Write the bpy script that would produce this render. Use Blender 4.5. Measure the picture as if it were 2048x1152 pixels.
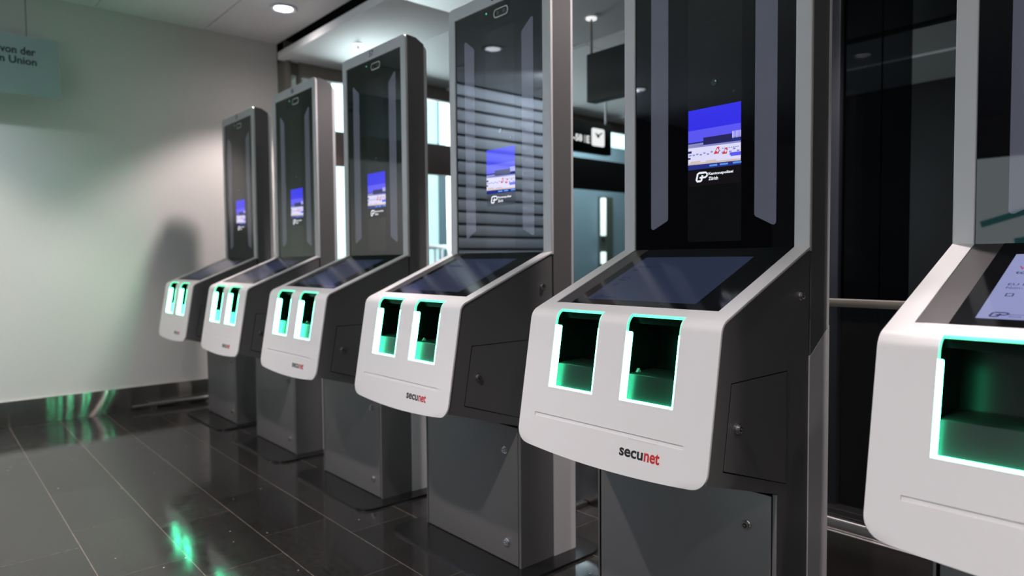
import bpy, bmesh, math, random
from mathutils import Vector, Matrix
random.seed(7)
for o in list(bpy.data.objects): bpy.data.objects.remove(o)
SC = bpy.context.scene
COL = SC.collection
PI = math.pi

# ------------------------------------------------------------------ camera, world, exposure
cam_d = bpy.data.cameras.new('camera'); cam_d.sensor_width = 36.0; cam_d.lens = 24.007
cam = bpy.data.objects.new('camera', cam_d); COL.objects.link(cam)
R_right = Vector((0.65988, 0.75132, -0.00851)); R_up = Vector((-0.02651, 0.03460, 0.99905)); R_fwd = Vector((-0.75090, 0.65903, -0.04275))
cam.matrix_world = Matrix(((R_right.x, R_up.x, -R_fwd.x, 1.27751), (R_right.y, R_up.y, -R_fwd.y, -1.56199),
                           (R_right.z, R_up.z, -R_fwd.z, 0.98949), (0, 0, 0, 1)))
cam_d.clip_start = 0.02
cam_d.dof.use_dof = True; cam_d.dof.focus_distance = 1.55; cam_d.dof.aperture_fstop = 2.8
SC.camera = cam
world = bpy.data.worlds.new('hall_ambient'); SC.world = world; world.use_nodes = True
world.node_tree.nodes['Background'].inputs[0].default_value = (0.62, 0.66, 0.72, 1)
world.node_tree.nodes['Background'].inputs[1].default_value = 0.05
SC.view_settings.view_transform = 'Standard'; SC.view_settings.look = 'None'
SC.view_settings.gamma = 1.0; SC.view_settings.use_curve_mapping = False
SC.view_settings.exposure = 0.0
DOWN_W = 118.0       # ceiling downlights over the kiosks
FRONT_W = 110.0
BACK_W = 260.0        # added area light before the far window, lifting the soffit

# ------------------------------------------------------------------ materials
def mat(name, col, rough=0.5, metal=0.0, spec=0.5, ior=1.5, emit=None, es=0.0, aniso=0.0, bump=0.0, bscale=200.0, var=0.0, vscale=8.0):
    m = bpy.data.materials.new(name); m.use_nodes = True
    nt = m.node_tree; b = nt.nodes['Principled BSDF']
    b.inputs['Base Color'].default_value = (*col, 1); b.inputs['Roughness'].default_value = rough
    b.inputs['Metallic'].default_value = metal; b.inputs['IOR'].default_value = ior
    b.inputs['Specular IOR Level'].default_value = spec
    if emit: b.inputs['Emission Color'].default_value = (*emit, 1); b.inputs['Emission Strength'].default_value = es
    tc = nt.nodes.new('ShaderNodeTexCoord')
    if var > 0:
        n = nt.nodes.new('ShaderNodeTexNoise'); n.inputs['Scale'].default_value = vscale; n.inputs['Detail'].default_value = 6
        nt.links.new(tc.outputs['Object'], n.inputs['Vector'])
        mx = nt.nodes.new('ShaderNodeMix'); mx.data_type = 'RGBA'
        mx.inputs[6].default_value = (*[c * (1 - var) for c in col], 1); mx.inputs[7].default_value = (*[min(1, c * (1 + var)) for c in col], 1)
        nt.links.new(n.outputs['Fac'], mx.inputs[0]); nt.links.new(mx.outputs[2], b.inputs['Base Color'])
    if bump > 0:
        n2 = nt.nodes.new('ShaderNodeTexNoise'); n2.inputs['Scale'].default_value = bscale; n2.inputs['Detail'].default_value = 3
        nt.links.new(tc.outputs['Object'], n2.inputs['Vector'])
        bp = nt.nodes.new('ShaderNodeBump'); bp.inputs['Strength'].default_value = bump; bp.inputs['Distance'].default_value = 0.0005
        nt.links.new(n2.outputs['Fac'], bp.inputs['Height']); nt.links.new(bp.outputs[0], b.inputs['Normal'])
    if aniso:
        b.inputs['Anisotropic'].default_value = aniso; b.inputs['Anisotropic Rotation'].default_value = 0.0
        t = nt.nodes.new('ShaderNodeTangent'); t.direction_type = 'RADIAL'; t.axis = 'Z'
        nt.links.new(t.outputs[0], b.inputs['Tangent'])
    return m

M = {}
M['white'] = mat('white_lacquer', (0.76, 0.74, 0.735), 0.38, bump=0.05, bscale=900)
M['silver'] = mat('silver_paint', (0.58, 0.57, 0.57), 0.42, metal=0.15)
M['dark'] = mat('dark_grey_paint', (0.115, 0.112, 0.112), 0.42, bump=0.06, bscale=1200)
M['door'] = mat('grey_door_paint', (0.17, 0.162, 0.16), 0.42, metal=0.15, bump=0.04, bscale=900)
M['black'] = mat('black_plastic', (0.008, 0.008, 0.009), 0.35)
M['gap'] = mat('shadow_gap_black', (0.003, 0.003, 0.003), 0.8, spec=0.1)
M['glass'] = mat('black_mirror_glass', (0.004, 0.004, 0.006), 0.015, ior=1.62)
M['bezel'] = mat('anthracite_bezel', (0.055, 0.05, 0.05), 0.33)
M['scrglass'] = mat('touch_glass', (0.004, 0.004, 0.005), 0.10, ior=1.55)
M['bar'] = mat('unlit_light_bar', (0.21, 0.21, 0.27), 0.03, ior=1.6)
M['centre'] = mat('centre_glass', (0.014, 0.014, 0.015), 0.02, ior=1.68)
M['chrome'] = mat('chrome', (0.75, 0.74, 0.72), 0.16, metal=1.0)
M['steel'] = mat('satin_steel', (0.55, 0.53, 0.51), 0.28, metal=1.0)
M['base'] = mat('black_base_plate', (0.014, 0.014, 0.014), 0.22)
M['led'] = mat('green_led_guide', (0.8, 0.9, 0.85), 0.4, emit=(0.06, 1.0, 0.47), es=24.0)
M['rim'] = mat('green_led_rim', (0.5, 0.8, 0.7), 0.4, emit=(0.06, 1.0, 0.50), es=0.62)
M['liner'] = mat('slot_liner_black', (0.0012, 0.0016, 0.0016), 0.25, spec=0.12)
M['scan'] = mat('scanner_glass', (0.006, 0.007, 0.007), 0.28, spec=0.28)
M['clear'] = mat('clear_guide_plastic', (0.10, 0.14, 0.13), 0.15)
M['ink'] = mat('dark_ink', (0.012, 0.012, 0.014), 0.5)
M['red'] = mat('red_ink', (0.55, 0.02, 0.02), 0.5)
M['num'] = mat('number_ink', (0.03, 0.03, 0.035), 0.5)
def emis(name, col, s=1.0, rough=0.05): return mat(name, (0.004, 0.004, 0.006), rough, ior=1.5, emit=col, es=s)
M['sky'] = emis('screen_blue', (0.035, 0.03, 0.78)); M['sky2'] = emis('screen_blue_pale', (0.11, 0.10, 0.88))
M['sw'] = emis('screen_white', (0.72, 0.70, 0.95)); M['sb'] = emis('screen_building', (0.02, 0.02, 0.10))
M['sr'] = emis('screen_red', (0.6, 0.05, 0.06)); M['sy'] = emis('screen_sand', (0.62, 0.50, 0.45)); M['sg'] = emis('screen_grey_blue', (0.26, 0.26, 0.55))
M['sn'] = emis('screen_night_blue', (0.02, 0.03, 0.22)); M['sc'] = emis('screen_cyan', (0.1, 0.3, 0.8)); M['stx'] = emis('screen_text_white', (0.85, 0.88, 0.95))
M['sk'] = emis('screen_black', (0.006, 0.005, 0.006))
M['disp'] = emis('display_angle_dimmed', (0.017, 0.023, 0.050), 1.0, 0.16); M['dispb'] = emis('display_bright', (0.27, 0.29, 0.52), 1.0)  # dim copy has viewing-angle falloff put into its colour; bright copy for nearest kiosk
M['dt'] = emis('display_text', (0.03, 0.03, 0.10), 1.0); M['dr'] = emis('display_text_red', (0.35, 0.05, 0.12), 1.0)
M['dtd'] = emis('display_text_angle_dimmed', (0.012, 0.014, 0.05), 1.0)
M['gled'] = mat('green_status_light', (0, 0.1, 0.05), 0.3, emit=(0.05, 0.6, 0.3), es=1.0)
M['lens'] = mat('camera_lens', (0.01, 0.05, 0.035), 0.02, ior=2.0)

def wall_mat(name, col, rough=0.75):
    return mat(name, col, rough, spec=0.3, bump=0.12, bscale=350, var=0.03, vscale=1.5)
M['wall'] = wall_mat('cream_wall_paint', (0.72, 0.695, 0.655))
M['ceil'] = wall_mat('ceiling_panel_white', (0.90, 0.89, 0.89), 0.6)
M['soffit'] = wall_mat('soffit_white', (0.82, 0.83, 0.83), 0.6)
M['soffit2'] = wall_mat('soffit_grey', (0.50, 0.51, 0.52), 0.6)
M['taupe'] = wall_mat('taupe_frame', (0.20, 0.18, 0.155), 0.5)
M['brown'] = wall_mat('brown_band', (0.19, 0.15, 0.14), 0.5)
M['charcoal'] = wall_mat('charcoal_panel', (0.03, 0.032, 0.034), 0.35)
M['void'] = mat('black_panelling', (0.006, 0.006, 0.007), 0.35)
M['bluewall'] = wall_mat('blue_grey_wall', (0.20, 0.29, 0.34), 0.6)
M['slat'] = wall_mat('pale_slat', (0.74, 0.78, 0.84), 0.5)
def brushed(name, col, rough, an, rot):
    m = bpy.data.materials.new(name); m.use_nodes = True
    nt = m.node_tree; N = nt.nodes; N.remove(N['Principled BSDF'])
    g = N.new('ShaderNodeBsdfAnisotropic'); g.inputs['Color'].default_value = (*col, 1); g.inputs['Roughness'].default_value = rough
    g.inputs['Anisotropy'].default_value = an; g.inputs['Rotation'].default_value = rot
    t = N.new('ShaderNodeTangent'); t.direction_type = 'RADIAL'; t.axis = 'Z'
    nt.links.new(t.outputs[0], g.inputs['Tangent']); nt.links.new(g.outputs[0], N['Material Output'].inputs[0]); return m
M['skirt'] = brushed('brushed_steel_skirting', (0.58, 0.54, 0.50), 0.173, 0.90, 0.0)
M['post'] = mat('dark_blue_post', (0.03, 0.034, 0.045), 0.35)
M['sign'] = mat('pale_sign_board', (0.42, 0.52, 0.53), 0.5)
M['signink'] = mat('dark_teal_ink', (0.01, 0.03, 0.04), 0.5)
M['box'] = mat('black_sign_housing', (0.006, 0.008, 0.008), 0.3)
M['lamp'] = mat('lamp_lens', (0.8, 0.8, 0.8), 0.3, emit=(0.86, 0.88, 1.0), es=5.0)
M['lampbright'] = mat('lit_white', (0.8, 0.8, 0.8), 0.3, emit=(0.85, 1.0, 0.98), es=1.1)
M['window'] = mat('lit_window', (0.6, 0.7, 0.7), 0.5, emit=(0.68, 0.98, 0.99), es=1.25)
M['signlit'] = mat('backlit_white', (0.8, 0.8, 0.8), 0.5, emit=(0.95, 0.96, 0.95), es=0.85)
M['ring'] = mat('white_lamp_ring', (0.62, 0.63, 0.66), 0.4)
M['map'] = mat('backlit_map', (0.4, 0.5, 0.5), 0.5, emit=(0.80, 0.92, 0.95), es=1.7)
M['mapteal'] = mat('backlit_teal', (0.05, 0.2, 0.2), 0.5, emit=(0.10, 0.45, 0.45), es=1.0)
M['mapgrey'] = mat('backlit_grey', (0.2, 0.2, 0.2), 0.5, emit=(0.35, 0.38, 0.42), es=1.0)

def floor_mat():
    m = bpy.data.materials.new('dark_stone_tiles'); m.use_nodes = True
    nt = m.node_tree; L = nt.links; N = nt.nodes; b = N['Principled BSDF']
    tc = N.new('ShaderNodeTexCoord')
    mp = N.new('ShaderNodeMapping'); mp.inputs['Location'].default_value = (0.43, 0.648, 0)
    L.new(tc.outputs['Object'], mp.inputs['Vector'])
    br = N.new('ShaderNodeTexBrick'); br.offset = 0.35; br.offset_frequency = 2; br.squash = 1.0
    br.inputs['Scale'].default_value = 1.0; br.inputs['Brick Width'].default_value = 0.52; br.inputs['Row Height'].default_value = 0.2535
    br.inputs['Mortar Size'].default_value = 0.0016; br.inputs['Mortar Smooth'].default_value = 0.3; br.inputs['Bias'].default_value = 0.0
    br.inputs['Color1'].default_value = (0.022, 0.0205, 0.020, 1); br.inputs['Color2'].default_value = (0.032, 0.030, 0.029, 1)
    br.inputs['Mortar'].default_value = (0.075, 0.065, 0.058, 1)
    L.new(mp.outputs[0], br.inputs['Vector'])
    n = N.new('ShaderNodeTexNoise'); n.inputs['Scale'].default_value = 55; n.inputs['Detail'].default_value = 8; n.inputs['Roughness'].default_value = 0.7
    L.new(tc.outputs['Object'], n.inputs['Vector'])
    r = N.new('ShaderNodeMapRange'); r.inputs[1].default_value = 0.3; r.inputs[2].default_value = 0.75; r.inputs[3].default_value = 0.55; r.inputs[4].default_value = 1.7
    L.new(n.outputs['Fac'], r.inputs[0])
    mx = N.new('ShaderNodeMix'); mx.data_type = 'RGBA'; mx.blend_type = 'MULTIPLY'; mx.inputs[0].default_value = 1
    sx = N.new('ShaderNodeSeparateXYZ'); L.new(mp.outputs[0], sx.inputs[0])
    dv = N.new('ShaderNodeMath'); dv.operation = 'DIVIDE'; dv.inputs[1].default_value = 0.2535; L.new(sx.outputs['Y'], dv.inputs[0])
    fr = N.new('ShaderNodeMath'); fr.operation = 'FRACT'; L.new(dv.outputs[0], fr.inputs[0])
    pp = N.new('ShaderNodeMath'); pp.operation = 'PINGPONG'; pp.inputs[1].default_value = 0.5; L.new(fr.outputs[0], pp.inputs[0])
    ln = N.new('ShaderNodeMath'); ln.operation = 'LESS_THAN'; ln.inputs[1].default_value = 0.0042; L.new(pp.outputs[0], ln.inputs[0])
    ml = N.new('ShaderNodeMix'); ml.data_type = 'RGBA'; ml.inputs[7].default_value = (0.20, 0.155, 0.13, 1)
    L.new(ln.outputs[0], ml.inputs[0]); L.new(br.outputs['Color'], ml.inputs[6])
    L.new(ml.outputs[2], mx.inputs[6]); L.new(r.outputs[0], mx.inputs[7])
    # pale crumbs of stone
    v = N.new('ShaderNodeTexVoronoi'); v.inputs['Scale'].default_value = 12.0; v.inputs['Randomness'].default_value = 1.0
    L.new(tc.outputs['Object'], v.inputs['Vector'])
    lt = N.new('ShaderNodeMath'); lt.operation = 'LESS_THAN'; lt.inputs[1].default_value = 0.040
    L.new(v.outputs['Distance'], lt.inputs[0])
    mx2 = N.new('ShaderNodeMix'); mx2.data_type = 'RGBA'; mx2.inputs[7].default_value = (0.45, 0.43, 0.40, 1)
    L.new(lt.outputs[0], mx2.inputs[0]); L.new(mx.outputs[2], mx2.inputs[6]); L.new(mx2.outputs[2], b.inputs['Base Color'])
    n2 = N.new('ShaderNodeTexNoise'); n2.inputs['Scale'].default_value = 14; n2.inputs['Detail'].default_value = 8
    L.new(tc.outputs['Object'], n2.inputs['Vector'])
    r2 = N.new('ShaderNodeMapRange'); r2.inputs[1].default_value = 0.3; r2.inputs[2].default_value = 0.7; r2.inputs[3].default_value = 0.05; r2.inputs[4].default_value = 0.15
    L.new(n2.outputs['Fac'], r2.inputs[0]); L.new(r2.outputs[0], b.inputs['Roughness'])
    bp = N.new('ShaderNodeBump'); bp.inputs['Strength'].default_value = 0.10; bp.inputs['Distance'].default_value = 0.0006
    L.new(n.outputs['Fac'], bp.inputs['Height']); L.new(bp.outputs[0], b.inputs['Normal'])
    b.inputs['IOR'].default_value = 1.48
    return m
M['floor'] = floor_mat()
def pane_glass(name, tint, ior=1.5):
    """thin pane: lets light straight through and mirrors by its facing angle"""
    m = bpy.data.materials.new(name); m.use_nodes = True
    nt = m.node_tree; N = nt.nodes; L = nt.links
    N.remove(N['Principled BSDF']); out = N['Material Output']
    t = N.new('ShaderNodeBsdfTransparent'); t.inputs[0].default_value = (*tint, 1)
    g = N.new('ShaderNodeBsdfGlossy'); g.inputs['Roughness'].default_value = 0.01
    f = N.new('ShaderNodeFresnel'); f.inputs['IOR'].default_value = ior
    mx = N.new('ShaderNodeMixShader'); ge = N.new('ShaderNodeNewGeometry'); su = N.new('ShaderNodeMath'); su.operation = 'SUBTRACT'; su.inputs[0].default_value = 1.0; L.new(ge.outputs['Backfacing'], su.inputs[1])
    mu = N.new('ShaderNodeMath'); mu.operation = 'MULTIPLY'; L.new(f.outputs[0], mu.inputs[0]); L.new(su.outputs[0], mu.inputs[1])
    L.new(mu.outputs[0], mx.inputs[0]); L.new(t.outputs[0], mx.inputs[1]); L.new(g.outputs[0], mx.inputs[2])
    L.new(mx.outputs[0], out.inputs[0]); return m
M['pane'] = pane_glass('clear_pane', (0.95, 0.98, 0.985))
M['smoke'] = pane_glass('smoked_pane', (0.66, 0.68, 0.70))
M['smoked'] = pane_glass('deep_smoked_pane', (0.32, 0.33, 0.36), 1.18)

# ------------------------------------------------------------------ helpers
def link(name, bm, m, parent=None, loc=None, smooth=35, shift=None):
    me = bpy.data.meshes.new(name)
    bmesh.ops.recalc_face_normals(bm, faces=bm.faces)
    if shift is not None: bmesh.ops.translate(bm, verts=bm.verts, vec=shift)
    bm.to_mesh(me); bm.free()
    o = bpy.data.objects.new(name, me); COL.objects.link(o)
    for mm in (m if isinstance(m, (list, tuple)) else [m]): me.materials.append(mm)
    if smooth:
        for p in me.polygons: p.use_smooth = True
        me.set_sharp_from_angle(angle=math.radians(smooth))
    if parent: o.parent = parent
    if loc: o.location = loc
    return o
def tag(o, label, cat, group=None):
    o['label'] = label; o['category'] = cat
    if group: o['group'] = group
    return o
def thing(name, label, cat, loc=(0, 0, 0), group=None):
    o = bpy.data.objects.new(name, None); COL.objects.link(o); o.location = loc; o.empty_display_size = 0.1
    return tag(o, label, cat, group)
def struct(name, bm, m, smooth=35):
    o = link(name, bm, m, smooth=smooth); o['kind'] = 'structure'; return o
def B(): return bmesh.new()
def box(bm, x0, x1, y0, y1, z0, z1, mi=0, bev=0.0):
    vs = [bm.verts.new((x, y, z)) for x in (x0, x1) for y in (y0, y1) for z in (z0, z1)]
    f = [(0, 1, 3, 2), (4, 6, 7, 5), (0, 4, 5, 1), (2, 3, 7, 6), (0, 2, 6, 4), (1, 5, 7, 3)]
    fs = [bm.faces.new([vs[i] for i in q]) for q in f]
    for q in fs: q.material_index = mi
    if bev > 0:
        es = list({e for q in fs for e in q.edges})
        r = bmesh.ops.bevel(bm, geom=es, offset=bev, segments=2, profile=0.5, affect='EDGES')
        for q in r['faces']: q.material_index = mi
    return fs
def prism(bm, pts, fn, a, b, mi=0):
    """polygon pts (list of 2D) extruded: fn(u,v,w) -> xyz for w=a and w=b"""
    lo = [bm.verts.new(fn(u, v, a)) for u, v in pts]; hi = [bm.verts.new(fn(u, v, b)) for u, v in pts]
    n = len(pts); fs = [bm.faces.new(lo), bm.faces.new(hi[::-1])]
    for i in range(n): fs.append(bm.faces.new((lo[i], hi[i], hi[(i + 1) % n], lo[(i + 1) % n])))
    for q in fs: q.material_index = mi
    return fs
def rrect(x0, x1, y0, y1, r, n=6, corners=(1, 1, 1, 1)):
    pts = []
    for i, (cx, cy, a0) in enumerate(((x1 - r, y1 - r, 0), (x0 + r, y1 - r, PI / 2), (x0 + r, y0 + r, PI), (x1 - r, y0 + r, 1.5 * PI))):
        if corners[i]:
            for k in range(n + 1):
                a = a0 + k * PI / 2 / n; pts.append((cx + r * math.cos(a), cy + r * math.sin(a)))
        else: pts.append(((x1, y1), (x0, y1), (x0, y0), (x1, y0))[i])
    return pts
def tube(bm, p0, p1, r, n=14, mi=0, r1=None):
    p0 = Vector(p0); p1 = Vector(p1); d = (p1 - p0).normalized(); a = d.orthogonal().normalized(); c = d.cross(a)
    r1 = r if r1 is None else r1
    A = [bm.verts.new(p0 + (a * math.cos(t) + c * math.sin(t)) * r) for t in [2 * PI * k / n for k in range(n)]]
    Bv = [bm.verts.new(p1 + (a * math.cos(t) + c * math.sin(t)) * r1) for t in [2 * PI * k / n for k in range(n)]]
    fs = [bm.faces.new(A[::-1]), bm.faces.new(Bv)]
    for i in range(n): fs.append(bm.faces.new((A[i], A[(i + 1) % n], Bv[(i + 1) % n], Bv[i])))
    for q in fs: q.material_index = mi
def text_bm(s, fn, x0, x1, z0, z1=None, bold=0.0, mi=0, bm=None, thick=0.0004):
    """lettering mapped by fn(x, z, depth); fits width x0..x1, baseline z0, height of the whole up to z1 (or keeps its ratio)"""
    cu = bpy.data.curves.new('t', 'FONT'); cu.body = s; cu.offset = bold; cu.resolution_u = 4
    ob = bpy.data.objects.new('t', cu); COL.objects.link(ob)
    dg = bpy.context.evaluated_depsgraph_get(); dg.update()
    me = bpy.data.meshes.new_from_object(ob.evaluated_get(dg))
    xs = [v.co.x for v in me.vertices]; ys = [v.co.y for v in me.vertices]
    sx = (x1 - x0) / (max(xs) - min(xs)); sy = (z1 - z0) / (max(ys) - min(ys)) if z1 is not None else sx
    bm = bm or bmesh.new(); base = {}
    for v in me.vertices: base[v.index] = bm.verts.new(fn(x0 + (v.co.x - min(xs)) * sx, z0 + (v.co.y - min(ys)) * sy, thick))
    for p in me.polygons:
        try: f = bm.faces.new([base[i] for i in p.vertices]); f.material_index = mi
        except ValueError: pass
    bpy.data.objects.remove(ob); bpy.data.curves.remove(cu); bpy.data.meshes.remove(me)
    return bm
def flat(bm, pts, fn, d=0.0004, mi=0):
    f = bm.faces.new([bm.verts.new(fn(u, v, d)) for u, v in pts]); f.material_index = mi; return f
def stroke(bm, pts, w, fn, d=0.0004, mi=0, closed=False):
    n = len(pts); L = []; Rr = []
    for i in range(n):
        a = Vector(pts[(i - 1) % n] if (closed or i > 0) else pts[i]); b = Vector(pts[(i + 1) % n] if (closed or i < n - 1) else pts[i])
        t = (b - a).normalized(); nn = Vector((-t.y, t.x)) * w / 2; p = Vector(pts[i])
        L.append(bm.verts.new(fn(p.x + nn.x, p.y + nn.y, d))); Rr.append(bm.verts.new(fn(p.x - nn.x, p.y - nn.y, d)))
    for i in range(n if closed else n - 1):
        j = (i + 1) % n; f = bm.faces.new((L[i], Rr[i], Rr[j], L[j])); f.material_index = mi
def spot(name, loc, power, size=1.9, blend=0.4, col=(1, 0.93, 0.92), rad=0.05, parent=None, aim=(0, 0, -1)):
    d = bpy.data.lights.new(name, 'SPOT'); d.energy = power; d.spot_size = size; d.spot_blend = blend; d.color = col; d.shadow_soft_size = rad
    o = bpy.data.objects.new(name, d); COL.objects.link(o); o.location = loc
    o.rotation_euler = Vector(aim).to_track_quat('-Z', 'Y').to_euler()
    if parent: o.parent = parent; o.location = Vector(loc) - parent.location
    return o

# ------------------------------------------------------------------ the setting
XW = -3.785; CZ = 2.61; SZ = 2.46
bm = B(); box(bm, -7.0, 6.0, -8.0, 9.5, -0.08, 0.0); struct('floor', bm, M['floor'])
bm = B()
ys = [-8.0, -6.57, -5.91, -5.25, -4.59, -3.93, -3.27, -2.61, -1.95, -1.29, -0.63, 0.03, 0.553]
for i in range(len(ys) - 1):
    box(bm, XW, 6.0, ys[i] + 0.003, ys[i + 1] - 0.003, CZ, CZ + 0.03)
box(bm, XW - 0.3, 6.0, -8.0, 9.5, CZ + 0.08, CZ + 0.12)
struct('ceiling', bm, M['ceil'])
bm = B(); box(bm, XW, 6.0, 0.555, 0.9, CZ, CZ + 0.03); struct('trim_12', bm, M['gap'])  # black strip paints the shade in the slot above the soffit
# hung soffit behind the kiosks
bm = B(); box(bm, -3.66, -2.078, 0.503, 1.09, SZ, 2.515, bev=0.003); box(bm, -2.072, 6.0, 0.503, 1.09, SZ, 2.515, bev=0.003); struct('ceiling_soffit_front', bm, M['soffit']).name = 'trim_1'
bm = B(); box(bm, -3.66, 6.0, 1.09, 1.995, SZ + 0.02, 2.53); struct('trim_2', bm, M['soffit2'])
bm = B(); box(bm, -3.66, -1.972, 1.995, 3.3, SZ, 2.53); box(bm, -1.962, 6.0, 1.995, 3.3, SZ, 2.53); box(bm, -3.66, 6.0, 3.306, 4.1, SZ + 0.015, 2.53); box(bm, -3.66, 6.0, 4.1, 4.95, SZ, 2.53)
struct('trim_3', bm, M['soffit'])
# left wall, its skirting, slatted part further left
bm = B(); box(bm, XW - 0.18, XW, -1.93, 0.552, 0, CZ); struct('wall_left', bm, M['wall'])
bm = B()
box(bm, XW - 0.12, XW - 0.03, -4.45, -1.93, 0, CZ, mi=1)
for k in range(22):
    z = 0.04 + k * 0.117
    box(bm, XW - 0.03, XW, -4.45, -1.93, z, z + 0.093, mi=0, bev=0.004)
struct('wall_slatted', bm, [M['slat'], M['charcoal']])
bm = B(); box(bm, XW - 0.12, XW, -8.0, -4.45, 0, CZ); struct('wall_dark', bm, M['void'])
bm = B(); box(bm, XW, XW + 0.012, -1.93, 0.02, 0.0, 0.158, bev=0.0015); struct('baseboard_left', bm, M['skirt'])
bm = B(); tube(bm, (XW + 0.035, -0.40, 0.03), (XW + 0.035, 0.30, 0.03), 0.015); tube(bm, (XW + 0.035, -0.50, 0.03), (XW + 0.035, -0.40, 0.03), 0.010)
for y in (-0.36, 0.0, 0.25): box(bm, XW + 0.012, XW + 0.04, y - 0.006, y + 0.006, 0.0, 0.03)
tag(link('floor_rail', bm, M['steel']), 'thin steel tube rail running along the foot of the pale wall', 'rail')

# glazed partition continuing the left wall, away from the camera
XG = -3.62
def gy(y0, y1, z0, z1, m, name, x0=-0.06, x1=0.0):
    b_ = B(); box(b_, XG + x0, XG + x1, y0, y1, z0, z1, bev=0.002); return struct(name, b_, m)
gy(0.552, 0.588, 0, SZ, M['taupe'], 'trim_4', -0.16)
gy(0.650, 0.668, 0, SZ, M['taupe'], 'trim_5')
gy(0.668, 8.0, 2.366, SZ + 0.02, M['taupe'], 'trim_6')
gy(0.668, 3.3, 1.725, 1.985, M['brown'], 'trim_7')
gy(3.3, 8.0, 1.715, 2.035, M['charcoal'], 'trim_8')
gy(0.668, 8.0, 0.0, 0.10, M['steel'], 'trim_9')
for i, y in enumerate((2.095, 4.75)): gy(y - 0.02, y + 0.02, 0.1, 2.37, M['taupe'], 'trim_%d' % (10 + i))
bm = B(); box(bm, XG - 0.036, XG - 0.028, 0.588, 0.650, 0.0, SZ); struct('window_1', bm, M['pane'])
bm = B(); box(bm, XG - 0.036, XG - 0.028, 0.668, 2.075, 0.1, 1.725); box(bm, XG - 0.036, XG - 0.028, 0.668, 2.075, 1.985, 2.366); struct('window_2', bm, M['pane'])
bm = B(); box(bm, XG - 0.036, XG - 0.028, 2.115, 4.73, 0.1, 1.715); box(bm, XG - 0.036, XG - 0.028, 2.115, 4.73, 2.035, 2.366); struct('window_3', bm, M['pane'])
# room behind the glazing
bm = B(); box(bm, -5.65, -5.55, 0.3, 9.0, 0, 3.2); struct('wall_far', bm, M['bluewall'])
bm = B(); box(bm, -5.55, -5.53, 1.72, 2.95, 0.9, 3.0); struct('window_4', bm, M['window'])
bm = B(); box(bm, -5.55, -5.53, 2.97, 3.24, 0.9, 3.0); struct('window_7', bm, mat('dim_lit_window', (0.4, 0.5, 0.5), 0.5, emit=(0.52, 0.80, 0.80), es=1.0))
bm = B(); box(bm, -5.55, -5.53, 3.28, 3.40, 2.26, 3.0); box(bm, -5.55, -5.53, 5.9, 7.6, 2.66, 2.95); struct('window_5', bm, M['window'])
bm = B(); box(bm, -5.65, -3.98, 0.3, 0.4, 0, 3.2); struct('wall_side', bm, M['bluewall'])
bm = B(); box(bm, -5.65, -3.68, 0.3, 9.0, 3.2, 3.25); struct('ceiling_far_room', bm, M['soffit']).name = 'ceiling_back'
bm = B(); box(bm, -4.45, -4.40, 0.56, 1.30, 0, 3.2); struct('wall_partition', bm, wall_mat('grey_green_wall', (0.34, 0.37, 0.33), 0.6))
bm = B(); box(bm, -3.80, -3.665, 0.553, 0.668, 2.37, CZ); box(bm, -3.80, -3.655, 0.553, 5.0, 2.47, CZ); struct('trim_13', bm, M['taupe'])
t = thing('light_tube', 'upright glowing tube on the far blue-grey wall behind the glazing', 'lamp', (-5.49, 6.2, 0.9))
b_ = B(); box(b_, -0.03, 0.03, -0.035, 0.035, 0.42, 0.98, bev=0.01); link('tube', b_, M['lampbright'], t)
b_ = B(); box(b_, -0.03, 0.03, -0.035, 0.035, 0.0, 0.18, bev=0.01); link('lower_tube', b_, M['lampbright'], t)
b_ = B(); box(b_, -0.05, -0.028, -0.05, 0.05, -0.05, 1.0); box(b_, -0.05, 0.0, 0.06, 0.22, -0.9, 1.0, mi=0); link('housing', b_, mat('olive_housing', (0.07, 0.085, 0.07), 0.5), t)
t = thing('stair_railing', 'pale railing with upright bars behind the glass, left of the tall kiosk marked 58', 'railing', (-4.7, 2.7, 0))
b_ = B()
for k in range(16): tube(b_, (0, -0.8 + k * 0.1, 0), (0, -0.8 + k * 0.1, 1.1), 0.014, 8)
link('bars', b_, M['ring'], t)
b_ = B(); tube(b_, (0, -0.85, 1.12), (0, 0.75, 1.12), 0.024, 10); link('handrail', b_, M['ring'], t)
for i, (y, w) in enumerate(((2.74, 0.05), (2.88, 0.03))):
    bm = B(); box(bm, -4.55 - w, -4.55 + w, y - w, y + w, 0, 3.2, bev=0.005)
    tag(link('round_column' if 0 else 'white_column', bm, M['soffit']), ('wider' if i == 0 else 'slimmer') + ' white column behind the glazing left of the kiosk marked 58', 'column')
for i, (loc, aim, e) in enumerate((((-5.50, 2.28, 2.1), (1, 0.1, 0.22), BACK_W), ((-4.7, 5.6, 3.15), (0, 0, -1), 55.0))):
    a = bpy.data.lights.new('far_room_fill', 'AREA'); a.energy = e; a.size = 1.3; a.color = (0.86, 0.98, 1.0)  # added area lights: one lifts the soffit, the other the far wall
    ao = bpy.data.objects.new('far_room_fill', a); COL.objects.link(ao); ao.location = loc
    ao.rotation_euler = Vector(aim).to_track_quat('-Z', 'Y').to_euler()

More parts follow.
